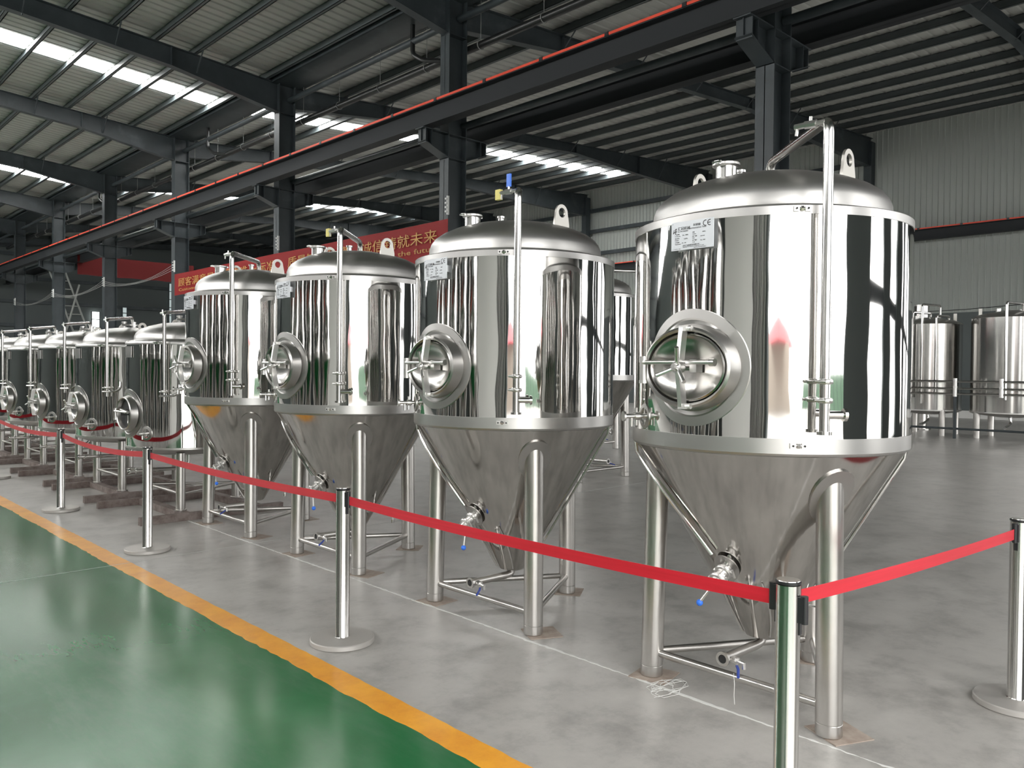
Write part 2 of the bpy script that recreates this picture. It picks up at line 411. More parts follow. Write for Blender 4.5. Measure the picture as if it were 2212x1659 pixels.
# ------------------------------------------------------------------ setting: roof
ceil = struct(thing('ceiling', (0, 0, 0)), 'ribbed grey roof sheets on dark purlins')
def roof_sheet(x0, x1, wdt=0.9, pitch=0.3, rib=0.032):
    pr = [(0, 0)]
    for k in range(int(round(wdt/pitch))):
        y = k*pitch; pr += [(y+.08, 0), (y+.105, rib), (y+.145, rib), (y+.17, 0)]
    pr.append((wdt, 0)); m = len(pr); vs = []
    for x in (x0, x1):
        z = roof_z(x)+0.25; vs += [(x, y, z+dz) for y, dz in pr]
    return MB().add(vs, [(k, k+1, m+k+1, m+k) for k in range(m-1)])
SKYLIGHT = (30, 47)
for x0, x1 in ((LEFT_X, XC-.28), (XC+.28, WALL_X+.25)):
    proto = roof_sheet(x0, x1).build('roof_sheet', M_ROOF, ceil, sharp=20)
    sky = None
    nsh = int((END_Y+2.7)/0.9)+1
    used = False
    for k in range(nsh):
        if k in SKYLIGHT and not (k == 13 and x1 > XC):
            # separate translucent panes between the purlins
            step = 1.0 if x1 < XC else 1.43
            if sky is None:
                sky = []
                x = (XC-.55) if x1 < XC else (XC+.55)
                while (x-step > x0) if x1 < XC else (x+step < 31.6):
                    xa, xb = (x-step+.05, x-.05) if x1 < XC else (x+.22, x+step-.06)
                    b = MB(); vs = []
                    for dz in (0, .02):
                        vs += [(xa, 0, roof_z(xa)+.235+dz), (xb, 0, roof_z(xb)+.235+dz), (xb, .86, roof_z(xb)+.235+dz), (xa, .86, roof_z(xa)+.235+dz)]
                    b.add(vs, [(3, 2, 1, 0), (4, 5, 6, 7), (0, 1, 5, 4), (1, 2, 6, 5), (2, 3, 7, 6), (3, 0, 4, 7)])
                    o = b.build('skylight_pane', M_SKYL, ceil); o.location.y = -2.7+0.9*k; sky.append(o)
                    x += -step if x1 < XC else step
            else:
                for o in sky:
                    q = o.copy(); COL.objects.link(q); q.location.y = -2.7+0.9*k
        o = proto if not used else proto.copy()
        if used: COL.objects.link(o)
        used = True
        o.location.y = -2.7+0.9*k
def purlin(x):
    z = roof_z(x)+.01; b = MB()
    b.bb(x-.012, x+.012, FRONT_Y, END_Y, z, z+.225)
    b.bb(x-.08, x+.012, FRONT_Y, END_Y, z, z+.012); b.bb(x-.012, x+.08, FRONT_Y, END_Y, z+.213, z+.225)
    b.bb(x-.08, x-.068, FRONT_Y, END_Y, z, z+.04)
    return b.build('purlin', M_PURLIN, ceil)
x = XC-.55
while x > LEFT_X: purlin(x); x -= 1.0
x = XC+.55
while x < WALL_X: purlin(x); x += 1.43
g = MB(); g.bb(XC-.42, XC+.42, FRONT_Y, END_Y, 9.60, 9.64); g.bb(XC-.44, XC-.40, FRONT_Y, END_Y, 9.60, 9.92); g.bb(XC+.40, XC+.44, FRONT_Y, END_Y, 9.60, 9.92)
g.build('valley_gutter', M_STEEL, ceil)

def rafter(y, side):
    """tapered I-section: list of (x, depth)"""
    pts = [(XC-.25, .80), (XC-3.2, .50), (XC-8, .42), (LEFT_X, .5)] if side < 0 else [(XC+.25, .62), (XC+3.4, .42), (23.5, .36), (27.5, .75), (WALL_X-.1, 1.15)]
    b = MB(); t = .012; wd = .11
    for (xa, da), (xb, db) in zip(pts, pts[1:]):
        za, zb = roof_z(xa), roof_z(xb)
        for y0, y1, ta, tb, ba, bb_ in ((y-t/2, y+t/2, 0, 0, da, db), (y-wd, y+wd, 0, 0, .016, .016), (y-wd, y+wd, da-.016, db-.016, da, db)):
            vs = [(xx, yy, zz) for yy in (y0, y1) for xx, zz in ((xa, za-ta), (xb, zb-tb), (xb, zb-bb_), (xa, za-ba))]
            b.add(vs, [(0, 1, 2, 3), (7, 6, 5, 4), (0, 4, 5, 1), (1, 5, 6, 2), (2, 6, 7, 3), (3, 7, 4, 0)])
    # web stiffeners
    for k, (xa, da) in enumerate(pts[1:-1]):
        b.bb(xa-.008, xa+.008, y-wd, y+wd, roof_z(xa)-da, roof_z(xa))
    o = b.build('roof_rafter', M_STEEL); return o
ORD = ['first', 'second', 'third', 'fourth', 'fifth', 'sixth', 'seventh', 'eighth', 'ninth']
for i, y in enumerate(FY):
    for sd, nm in ((-1, 'left'), (1, 'right')):
        r = rafter(y, sd)
        struct(r, 'dark steel roof rafter on the %s side, %s frame from the door' % (nm, ORD[i]))
        # fly braces down to the lower flange
        xs_ = [XC+sd*d for d in ((2.55, 4.55, 6.55) if sd < 0 else (3.41, 6.27, 9.13, 11.99, 14.85, 17.71))]
        for x in xs_:
            dep = .5 if sd < 0 else .4 + max(0, (x-24)*.09)
            b = MB(); b.tube([(x, y-.5, roof_z(x)+.05), (x, y-.06, roof_z(x)-dep+.03)], .018, 6)
            b.build('fly_brace', M_STEEL, r)

# ------------------------------------------------------------------ setting: columns with corbels
def column(y, i):
    c = thing('steel_column', (XC, y, 0)); D, W_, H_ = .25, .15, 9.62
    struct(c, 'dark slate steel column with crane corbels, %s from the entrance door' % ORD[i])
    b = MB(); b.bb(-D, -D+.018, -W_, W_, 0, H_); b.bb(D-.018, D, -W_, W_, 0, H_); b.bb(-D, D, -.007, .007, 0, H_)
    for z in (6.15, 6.66, 8.8): b.bb(-D, D, -W_, W_, z-.008, z+.008)
    b.build('shaft', M_STEEL, c)
    for s in (-1, 1):
        b = MB(); x0, x1 = s*D, s*.88
        Mx = Matrix.Rotation(radians(90), 4, 'X')
        b.prism([(x0, 6.16), (x0, 6.66), (x1, 6.66), (x1, 6.40)], .014, Mx)
        b.bb(min(x0, x1)-.04*(s < 0), max(x0, x1)+.04*(s > 0), -.14, .14, 6.655, 6.675)
        L = hypot(x1-x0, .24); a = atan2(.24, (x1-x0))
        Mt = Matrix.Translation(((x0+x1)/2, 0, 6.28)) @ Matrix.Rotation(-a, 4, 'Y')
        b.box((0, 0, 0), (L, .28, .014), Mt)
        for xx in (x1-s*.04, x1-s*.20): b.bb(xx-.007, xx+.007, -.13, .13, 6.36 if xx == x1-s*.04 else 6.33, 6.66)
        b.build('corbel', M_STEEL, c)
    if 2 <= i:
        r = MB(); r.bb(-.30, -.25, -.19, -.16, 4.92, 5.32); rk = r.build('insulator_rack', M_WHITEP, c)
        for z in (4.98, 5.07, 5.16, 5.25):
            q = MB(); q.cyl((-.345, -.175, z), (-.29, -.175, z), .022, seg=8); q.build('insulator', M_WHITEP, rk)
    return c
for i, y in enumerate(FY[:8]): column(y, i)
for i, y in enumerate(FY[1:8]):
    b = MB(); b.bb(-.3, .05, -.15, .15, 0, 10.9); b.bb(-.02, .02, -.05, .05, 0, 1)
    o = b.build('wall_column', M_STEEL); o.location = (WALL_X-.05 if y > 13 else WALL_X+.25, y, 0)
    struct(o, 'dark steel column against the right wall, %s frame' % ORD[i+1])
# crane girders with red rails, tie tubes
def girder(x, z0, z1, label, rail=True):
    g = thing('crane_girder', (x, 0, 0)); struct(g, label)
    b = MB(); b.bb(-.13, .13, FRONT_Y+.3, END_Y-.4, z0, z0+.018); b.bb(-.15, .15, FRONT_Y+.3, END_Y-.4, z1-.018, z1); b.bb(-.006, .006, FRONT_Y+.3, END_Y-.4, z0, z1)
    b.build('beam', M_GIRDER, g)
    if rail:
        b = MB(); b.bb(-.16, -.10, FRONT_Y+.3, END_Y-.4, z1, z1+.045); b.build('conductor_rail', M_RAIL, g)
        y = 1.0
        b = MB()
        while y < 50:
            b.bb(-.17, -.13, y, y+.08, z1-.01, z1+.055); y += 1.5
        b.build('rail_clip', M_BLACKP, g)
girder(10.40, 6.675, 7.09, 'long dark crane girder with red rail on the near corbels')
girder(12.02, 6.675, 7.09, 'long dark crane girder on the far corbels', False)
girder(32.5, 6.72, 7.12, 'dark crane girder with red edge along the right wall')
for x, z, r_, lb in ((11.45, 6.93, .075, 'lower'), (11.32, 9.22, .075, 'upper')):
    t = thing('tie_tube', (x, 0, z)); struct(t, '%s grey tie tubes linking the columns' % lb)
    for a, c in zip(FY, FY[1:]):
        b = MB(); b.cyl((0, a+.03, 0), (0, c-.03, 0), r_, seg=12); b.build('tube_section', M_STEEL, t)
# black rain pipe under the valley
rp = thing('rain_pipe', (0, 0, 0)); tag(rp, 'black rain pipe hung under the roof valley', 'pipe')
def pz(y): return 8.64
b = MB(); b.tube([(11.60, y, pz(y)) for y in (-1, 8, 14, 22, 30, 38, 46, 56)], .085, 12); b.build('main_pipe', M_BLACKPIPE, rp)
for y in (15.25, 26.6, 37.9):
    b = MB(); b.tube([(11.3, y, 9.62), (11.3, y, 8.92), (11.36, y-.35, 8.70), (11.58, y-.85, pz(y)-.02)], .055, 10, .12); b.build('downpipe', M_BLACKPIPE, rp)
for k in range(22):
    y = 9.4+k*1.9; z = pz(y)
    b = MB(); b.tube([(11.6, y, 9.62), (11.6, y, z+.09)], .006, 5)
    b.tube([(11.6+.098*cos(a), y, z+.098*sin(a)) for a in [2*pi*j/16 for j in range(17)]], .009, 5); b.build('hanger', M_WIRE, rp)

# ------------------------------------------------------------------ fermenter
R = .66
def cone_r(z): return .095 + (z-.285)*(.645-.095)/(1.235-.285)
CS = atan((.645-.095)/(1.235-.285))            # half angle
def cone_pt(az, z, off=0.0):
    n = (sin(az)*cos(CS), cos(az)*cos(CS), -sin(CS)); r = cone_r(z)
    return (r*sin(az)+n[0]*off, r*cos(az)+n[1]*off, z+n[2]*off)
def cone_disc(az, z, ru, rv, off, ri=0.0, thick=.006, seg=28):
    """pad lying on the cone: rings of points in (arc, slant) space"""
    vs = []; fs = []; rings = [(ri, off+thick), (1.0, off+thick), (1.0, off)]
    for rr, of in rings:
        for k in range(seg):
            a = 2*pi*k/seg; u = ru*rr*cos(a); v = rv*rr*sin(a)
            zz = z+v*cos(CS); vs.append(cone_pt(az+u/cone_r(z), zz, of))
    for i in range(2):
        for k in range(seg):
            k2 = (k+1) % seg; fs.append((i*seg+k, i*seg+k2, (i+1)*seg+k2, (i+1)*seg+k))
    if ri == 0: pass
    return MB().add(vs, fs)
LEGS = [(-.277, -.48), (-.277, .48), (.555, 0.0)]
def axis_matrix(p, n):
    return Matrix.Translation(p) @ Vector(n).to_track_quat('Z', 'Y').to_matrix().to_4x4()

def make_manway(par, zc, Rs, open_=False):
    """hatch on the -X side of a shell of radius Rs"""
    seg = 64; prof = [(.263, .263, .000, 1), (.263, .263, .010, 1), (.222, .222, .012, 1), (.214, .214, .006, .9), (.236, .196, .004, .5), (.229, .183, .030, .15), (.226, .180, .052, 0),
                      (.216, .170, .060, 0), (.206, .160, .052, 0), (.202, .156, .030, 0)]
    if open_: prof += [(.2, .154, .01, 0)]
    vs = []; fs = []
    for ry, rz, off, w_ in prof:
        for k in range(seg):
            a = 2*pi*k/seg; y = ry*cos(a); z = rz*sin(a)
            xs_ = -sqrt(Rs*Rs-y*y)*w_ + -Rs*(1-w_)
            vs.append((xs_-off, y, z+zc))
    for i in range(len(prof)-1):
        for k in range(seg):
            k2 = (k+1) % seg; fs.append((i*seg+k, i*seg+k2, (i+1)*seg+k2, (i+1)*seg+k))
    fl = MB().add(vs, fs).build('manway', M_MANWAY, par, 28)
    X = -Rs
    if not open_:
        b = MB(); vs = []; fs = []; pr = [(1.0, -.030), (.985, -.046), (.95, -.050), (.9, -.040), (.6, -.024), (.3, -.017), (.0, -.016)]
        for rr, off in pr[:-1]:
            vs += [(X+off, .200*rr*cos(2*pi*k/48), .154*rr*sin(2*pi*k/48)+zc) for k in range(48)]
        vs.append((X+pr[-1][1], 0, zc))
        for i in range(len(pr)-2):
            for k in range(48): fs.append((i*48+k, i*48+(k+1) % 48, (i+1)*48+(k+1) % 48, (i+1)*48+k))
        l = (len(pr)-2)*48; fs += [(l+k, l+(k+1) % 48, len(vs)-1) for k in range(48)]
        b.add(vs, fs).build('hatch_door', M_DOOR, fl, 40)
        # yoke: two bars rising from the rim to the hub
        b = MB()
        for s in (-1, 1):
            p0 = Vector((X-.072, 0, zc+s*.172)); p1 = Vector((X-.098, .0, zc+s*.012))
            d = p1-p0; Mt = axis_matrix((p0+p1)/2, d)
            b.box((0, 0, 0), (.020, .040, d.length), Mt)
            b.box((X-.066, -.006, zc+s*.172), (.05, .036, .024)); b.cyl((X-.066, -.04, zc+s*.172), (X-.066, .01, zc+s*.172), .012, seg=10)
        b.build('yoke', M_YOKE, fl)
        b = MB(); b.cyl((X-.02, 0, zc), (X-.145, 0, zc), .014, seg=14); b.cyl((X-.088, 0, zc), (X-.124, 0, zc), .026, seg=18); b.cyl((X-.124, 0, zc), (X-.146, 0, zc), .019, .010, seg=14)
        for a in (105, 225, 335):
            a = radians(a); b.cyl((X-.115, 0, zc), (X-.155, .09*cos(a), zc+.09*sin(a)), .0095, seg=10)
        b.build('hand_wheel', M_FIT, fl)
        b = MB(); b.box((X-.052, -.055, zc+.006), (.05, .034, .056)); b.build('latch_block', M_FIT, fl)
    hg = MB(); hg.cyl((X-.062, .222, zc-.075), (X-.062, .222, zc+.045), .017, seg=14); hg.cyl((X-.062, .222, zc+.022), (X-.062, .222, zc+.05), .021, seg=14); hg.cyl((X-.062, .222, zc-.075), (X-.062, .222, zc-.06), .021, seg=14)
    hg.tube([(X-.062, .222, zc+.022), (X-.085, .20, zc+.022), (X-.075, -.06, zc+.022), (X-.06, -.15, zc+.022)], .010, 10, .02); hg.cyl((X-.06, -.13, zc+.022), (X-.06, -.155, zc+.022), .017, seg=12)
    hg.build('hinge', M_FIT, fl)
    if open_:
        d = MB(); d.add([(X-.016, .203*cos(2*pi*k/40), zc+.157*sin(2*pi*k/40)) for k in range(40)], [tuple(range(40))]); d.build('dark_opening_disc', M_DARK, fl)  # dark disc over the uncut shell, painted as the shaded tank interior
        d = MB(); d.cyl((X+.02, .05, zc+.03), (X-.05, -.14, zc-.1), .010, seg=10); d.cyl((X-.03, -.02, zc+.02), (X-.07, .03, zc+.04), .025, seg=12); d.build('loose_arm', M_FIT, fl)
    return fl

def clamp(b, p, n, r):
    """tri-clamp ferrule ring with a wing screw lump"""
    n = Vector(n).normalized(); p = Vector(p)
    M = axis_matrix(p, n)
    b.lathe([(r*.7, -.012), (r, -.010), (r*1.12, -.005), (r*1.12, .005), (r, .010), (r*.7, .012)], 20, M)
    b.box((r*1.25, 0, 0), (r*.5, .022, .014), M); b.cyl(M @ Vector((r*1.45, -.022, 0)), M @ Vector((r*1.45, .024, 0)), .006, seg=8)
    b.box((-r*1.2, 0, 0), (r*.3, .016, .014), M)

def nameplate(par, X, y0, y1, z0, z1):
    b = MB(); b.bb(X-.003, X, y1, y0, z0, z1)
    for yy in (y1+.006, y0-.006):
        for zz in (z0+.007, z1-.007): b.cyl((X-.006, yy, zz), (X-.001, yy, zz), .0035, seg=8)
    for yy in (y0-.03, y1+.03): b.bb(X, X+.03, yy-.008, yy+.008, (z0+z1)/2-.02, (z0+z1)/2+.02)
    pl = b.build('nameplate', M_PLATE, par)
    pl['label'] = 'pale metal nameplate with CE mark'
    def M(y, z): # text faces -X, reads towards -Y
        return Matrix.Translation((X-.0036, y, z)) @ Matrix(((0, 0, -1, 0), (-1, 0, 0, 0), (0, 1, 0, 0), (0, 0, 0, 1)))
    W_ = y0-y1; H_ = z1-z0
    def T(u, v, s, body, m=M_INKG, sx=1.0): text_mesh('lettering', body, s, m, pl, M(y0-u*W_, z1-v*H_), ext=.0003, sx=sx)
    # CE mark from arcs
    b = MB()
    for cx, bar in ((.815, False), (.915, True)):
        cy = y0-cx*W_; cz = z1-.155*H_; ro, ri = .0135, .0098
        n = 14; vs = []
        for k in range(n+1):
            a = radians(70+220*k/n)
            for rr in (ro, ri): vs.append((X-.0036, cy-rr*cos(a), cz+rr*sin(a)))
        b.add(vs, [(2*k, 2*k+1, 2*k+3, 2*k+2) for k in range(n)])
        if bar: b.bb(X-.0038, X-.0034, cy-.003, cy+.011, cz-.0018, cz+.0018)
    b.build('ce_mark', M_INK, pl)
    b = MB(); q = lambda u, v: (X-.0036, y0-u*W_, z1-v*H_)
    for poly in ([(.045, .42), (.06, .40), (.075, .26), (.06, .26)], [(.04, .36), (.08, .33), (.08, .37), (.05, .41)], [(.095, .42), (.115, .42), (.108, .22), (.095, .24)], [(.105, .30), (.14, .235), (.13, .22), (.1, .26)], [(.06, .34), (.12, .31), (.12, .335), (.06, .365)], [(.105, .36), (.14, .27), (.125, .36)]):
        b.add([q(*t) for t in poly], [tuple(range(len(poly)))])
    b.build('logo', M_INK, pl)
    T(.155, .295, .0165, '汇冠机械', M_INK); T(.155, .365, .0075, 'HG MACHINERY')
    T(.52, .205, .012, '发酵罐', M_INKG, 1.1); T(.43, .30, .0115, 'Fermentation Tank')
    for u, v, s, t in ((.09, .46, .006, '产品名称'), (.09, .52, .006, 'Product No'), (.09, .60, .006, '设计压力'), (.09, .66, .006, 'Pressure'), (.09, .74, .006, '工作温度'), (.09, .80, .006, 'Temperature'),
                       (.27, .50, .0065, 'HG - 1000L'), (.31, .63, .0065, '0.2MPa'), (.25, .77, .0065, '-10 - 100'), (.51, .44, .006, '容积'), (.51, .50, .006, 'Volume'), (.51, .58, .006, '出厂日期'), (.51, .64, .006, 'Date'), (.51, .72, .006, '出厂编号'), (.51, .78, .006, 'Code'),
                       (.74, .46, .0065, '1000 L'), (.70, .60, .0065, '2019-04'), (.70, .74, .0065, 'No. 1904'), (.28, .87, .0072, '山东汇冠机械设备有限公司'), (.28, .915, .006, 'Shandong HG Machinery Equipment Co., Ltd'), (.08, .965, .005, 'Tel / Fax   www'), (.55, .965, .005, 'Jinan City, Shandong Province')):
        T(u, v, s, t)
    return pl

def make_fermenter():
    t = thing('fermentation_tank')
    MB().lathe([(R, 1.312), (R, 2.278)], 128).build('shell', M_MIRROR, t)
    MB().lathe([(R-.002, 2.272), (R+.003, 2.272), (R+.003, 2.308), (R-.003, 2.312), (.583, 2.330)], 128).build('upper_band', M_BAND, t, 25)
    MB().lathe([(.590, 2.322), (.575, 2.334), (.572, 2.352), (.570, 2.385), (.558, 2.418), (.535, 2.448), (.49, 2.480), (.42, 2.512), (.33, 2.540), (.22, 2.560), (.1, 2.571), (0, 2.574)], 96).build('dome', M_DOME, t, 30)
    MB().lathe([(R-.004, 1.317), (R+.004, 1.317), (R+.004, 1.252), (R-.001, 1.242), (.648, 1.237)], 128).build('lower_band', M_BAND, t, 25)
    MB().lathe([(.648, 1.238), (.62, 1.192), (.095, .285), (.085, .272), (.06, .262), (0, .258)], 96).build('cone', M_CONE, t, 30)
    for k, (lx, ly) in enumerate(LEGS):
        az = atan2(lx, ly); zt = 1.17; k_ = -.022/zt/hypot(lx, ly)
        Ml = Matrix(((1, 0, lx*k_, lx), (0, 1, ly*k_, ly), (0, 0, 1, 0), (0, 0, 0, 1)))
        l = MB().lathe([(0, 0.001), (.054, 0.001), (.058, .006), (.058, .055), (.0565, .057), (.0565, .060), (.058, .062), (.058, zt), (0, zt)], 32, Ml).build('leg', M_LEG, t)
        cone_disc(az, 1.055, .098, .145, -.001, .0, .011).build('weld_pad', M_MANWAY, l)
    for (a, c) in ((0, 1), (1, 2), (2, 0)):
        p0 = Vector((*LEGS[a], .125)); p1 = Vector((*LEGS[c], .125)); d = (p1-p0).normalized()
        MB().cyl(p0+d*.05, p1-d*.05, .0195, seg=16).build('brace', M_LEG, t)
    make_manway(t, 1.618, R)
    nameplate(t, -.674, .108, -.112, 2.147, 2.275)
    # spray pipe
    ax, ay = -.498, -.540; tg = Vector((.735, -.678, 0)); out = Vector((-.678, -.735, 0))
    sp = MB().tube([(ax, ay, 1.352), (ax, ay, 2.645), (.035, .01, 2.665), (.045, .025, 2.560)], .0215, 18, .055, 6)
    sp.cyl((ax, ay, 1.342), (ax, ay, 1.356), .031, seg=18); sp.lathe([(0, 0), (.05, 0), (.05, .006), (.03, .012)], 24, Matrix.Translation((.045, .025, 2.570)))
    sp = sp.build('spray_pipe', M_PIPE, t)
    for z in (1.563, 1.484):
        b = MB(); clamp(b, (ax, ay, z), (0, 0, 1), .0285); b.tube([(ax-out.x*.02, ay-out.y*.02, z), (ax-out.x*.085, ay-out.y*.085, z)], .006, 8); b.build('clamp', M_FIT, sp)
    b = MB(); q0 = Vector((ax, ay, 1.425)); b.cyl(q0, q0+tg*.085, .017, seg=14); b.cyl(q0+tg*.078, q0+tg*.09, .027, seg=18); b.cyl(q0+tg*.09, q0+tg*.093, .022, seg=18); b.build('tee', M_PIPE, sp)
    vl = MB(); v0 = Vector((ax, ay+.02, 2.640)); vl.cyl(v0, v0+Vector((0, .05, .002)), .011, seg=10); vl.cyl(v0+Vector((0, .035, 0)), v0+Vector((0, .085, .003)), .017, seg=8); vl.cyl(v0+Vector((0, .085, .003)), v0+Vector((0, .13, .003)), .013, seg=8)
    vl.cyl(v0+Vector((0, .06, 0)), v0+Vector((0, .06, .034)), .007, seg=8); vl.tube([v0+Vector((0, .118, 0)), v0+Vector((0, .124, -.035))], .007, 6)
    vl.build('air_valve', M_FIT, sp)
    # top port
    pt = MB().lathe([(.05, 2.49), (.05, 2.572), (.062, 2.575), (.062, 2.584), (.05, 2.592), (0, 2.594)], 28, Matrix.Translation((-.357, .026, 0))).build('top_port', M_PIPE, t)
    b = MB(); clamp(b, (-.357, .026, 2.582), (0, 0, 1), .058); b.build('clamp', M_FIT, pt)
    MB().lathe([(.021, 2.54), (.021, 2.640), (.029, 2.643), (.029, 2.655), (0, 2.657)], 20, Matrix.Translation((.042, .185, 0))).build('small_port', M_PIPE, t)
    for s in (-1, 1):
        n = 24; vs = []; hole = (0, .078)
        outl = []
        for k in range(n):
            a = 2*pi*k/n+pi/2; d = (cos(a), sin(a)); # ray to outline: half-disc top r=.044 centred on hole, flared base
            if d[1] >= -.05: outl.append((hole[0]+d[0]*.045, hole[1]+d[1]*.045))
            else:
                tb = (hole[1]+.02)/(-d[1]); xx = d[0]*tb
                wlim = .066
                if abs(xx) > wlim:
                    # intersect the slanted flank from (.045,.076) to (.066,-.02)
                    sgn = 1 if d[0] > 0 else -1
                    x1_, y1_, x2_, y2_ = .045, .0, .066, -.098
                    den = abs(d[0])*(y2_-y1_)-d[1]*(x2_-x1_); tt = (x1_*(y2_-y1_)-y1_*(x2_-x1_))/den
                    outl.append((sgn*abs(d[0])*tt, hole[1]+d[1]*tt))
                else: outl.append((xx, -.02))
        hl = [(hole[0]+.026*cos(2*pi*k/n+pi/2), hole[1]+.026*sin(2*pi*k/n+pi/2)) for k in range(n)]
        th = .006
        for ring, tt in ((outl, -th), (hl, -th), (outl, th), (hl, th)): vs += [(x, tt, z) for x, z in ring]
        fs = []
        for k in range(n):
            k2 = (k+1) % n
            fs += [(k, k2, n+k2, n+k), (2*n+k, 3*n+k, 3*n+k2, 2*n+k2), (k, 2*n+k, 2*n+k2, k2), (n+k, n+k2, 3*n+k2, 3*n+k)]
        MB().add(vs, fs, Matrix.Translation((.035 if s < 0 else -.03, s*.385, 2.512)) @ Matrix.Scale(1.18, 4)).build('lifting_lug', M_LUG, t, 30)
    # band latches
    for z in (2.292, 1.288):
        a = radians(-130.5); n = Vector((sin(a), cos(a), 0)); tq = Vector((cos(a), -sin(a), 0)); p = n*(R+.008)+Vector((0, 0, z)); M = Matrix.Translation(p) @ Matrix((( tq.x, 0, n.x, 0), (tq.y, 0, n.y, 0), (0, 1, 0, 0), (0, 0, 0, 1)))
        b = MB()
        for s in (-1, 1): b.box((s*.024, 0, 0), (.022, .022, .012), M); b.cyl(M @ Vector((s*.024, 0, .004)), M @ Vector((s*.024, 0, .010)), .006, seg=8)
        b.cyl(M @ Vector((-.034, 0, 0)), M @ Vector((.034, 0, 0)), .005, seg=8); b.cyl(M @ Vector((-.006, 0, 0)), M @ Vector((.006, 0, 0)), .012, seg=6)
        la = b.build('band_latch', M_FIT, t)
        for s in (-1, 1): MB().cyl(M @ Vector((s*.024, 0, .009)), M @ Vector((s*.024, 0, .0125)), .005, seg=8).build('screw', M_DARK, la)
    # sampling valve on the side
    a = radians(-61); n = Vector((sin(a), cos(a), 0)); p = n*R+Vector((0, 0, 1.382))
    sv = MB().lathe([(.058, -.01), (.058, .004), (.040, .006), (.036, -.012)], 28, axis_matrix(p, n)).build('sampling_valve', M_MANWAY, t)
    b = MB(); b.cyl(p, p+n*.11, .011, seg=12); b.cyl(p+n*.104, p+n*.114, .024, seg=16); b.cyl(p+n*.03, p+n*.055, .02, seg=12); b.cyl(p+n*.045+Vector((0, 0, -.045)), p+n*.045+Vector((0, 0, .04)), .0075, seg=8); b.cyl(p+n*.07, p+n*.07+Vector((0, 0, -.05)), .007, seg=8); b.build('valve_body', M_FIT, sv)
    # coolant tubes along the cone
    b = MB(); b.tube([(.655*sin(radians(-44)), .655*cos(radians(-44)), 1.262)] + [cone_pt(radians(-44-35*k/8), 1.20-.47*k/8, .022) for k in range(9)], .0095, 10); b.build('cone_tube', M_PIPE, t)
    b = MB(); b.tube([(.655*sin(radians(152)), .655*cos(radians(152)), 1.262)] + [cone_pt(radians(152), 1.20-.75*k/6, .020) for k in range(7)] + [(.17, -.30, .42), (.17, -.30, .34)], .0075, 8); b.cyl((.17, -.30, .345), (.17, -.30, .32), .013, seg=8); b.build('vent_tube', M_PIPE, t)
    # racking port
    az = radians(-88); z = .665; n = Vector((sin(az)*cos(CS), cos(az)*cos(CS), -sin(CS))); p = Vector(cone_pt(az, z, 0))
    rk = cone_disc(az, z, .062, .075, .012, 0, .006).build('racking_port', M_MANWAY, t)
    b = MB(); b.cyl(p, p+n*.10, .029, seg=18); clamp(b, p+n*.045, n, .038); clamp(b, p+n*.10, n, .036); b.cyl(p+n*.03, p+n*.03+Vector((0, -.03, .085)), .012, seg=12); b.cyl(p+n*.10, p+n*.15, .026, seg=16)
    b.build('butterfly_valve', M_FIT, rk)
    hd = MB(); hd.cyl((0, 0, 0), (-.02, 0, -.145), .0065, seg=8); h_ = hd.build('handle_rod', M_FIT, rk); h_.location = p+n*.095
    bl = MB(); bl.sphere((-.02, 0, -.155), .0165); h2 = bl.build('handle_ball', M_BLUE, rk); h2.location = p+n*.095
    # thin welded trim rods at the cone tip
    for a0, a1 in ((-70, -52), (-118, -140)):
        b = MB(); b.tube([cone_pt(radians(a0+(a1-a0)*k/5), .60-.31*k/5, .006) for k in range(6)], .0045, 6); b.build('cone_rod', M_FIT, t)
    # drain
    dr = MB(); dr.tube([(0, 0, .262), (-.01, 0, .235), (-.05, 0, .228), (-.37, -.002, .232)], .0235, 18, .02, cap=False); dr.ringcyl((-.362, -.002, .232), (-.376, -.002, .232), .035, .021); dr = dr.build('drain_pipe', M_LEG, t)
    b = MB(); b.cyl((-.372, -.002, .232), (-.340, -.002, .232), .0205, seg=16); b.build('dark_bore_plug', M_DARK, dr)  # dark plug painted as the shade inside the open pipe end
    b = MB(); b.cyl((-.325, 0, .232), (-.335, -.075, .228), .010, seg=10); b.cyl((-.33, -.03, .23), (-.334, -.062, .229), .017, seg=8); b.cyl((-.334, -.055, .23), (-.334, -.055, .205), .006, seg=8); b.tube([(-.335, -.07, .228), (-.337, -.095, .226), (-.337, -.095, .20)], .010, 8); b.build('ball_valve', M_FIT, dr)
    b = MB(); b.tube([(-.334, -.055, .204), (-.355, -.075, .198), (-.405, -.105, .182)], .007, 8); b.build('valve_lever', M_BLUED, dr)
    return t
F0 = make_fermenter()
FERM = [((3.746, 2.055), 'nearest and largest-looking shiny conical fermentation tank, behind the corner barrier post', 34, 'b'),
        ((3.746, 3.895), 'second conical fermentation tank, with upright blue valve lever on top', 0, 'c'),
        ((3.746, 5.81), 'third conical fermentation tank, left of the one with blue top lever', -20, 'd'),
        ((3.746, 7.65), 'farthest of the four front conical fermentation tanks, beside the flat-bottomed tanks', -22, 'e')]
def sub(o, name):
    r = []
    for c in o.children:
        if c.name.split('.')[0] == name: r.append(c)
        r += sub(c, name)
    return r
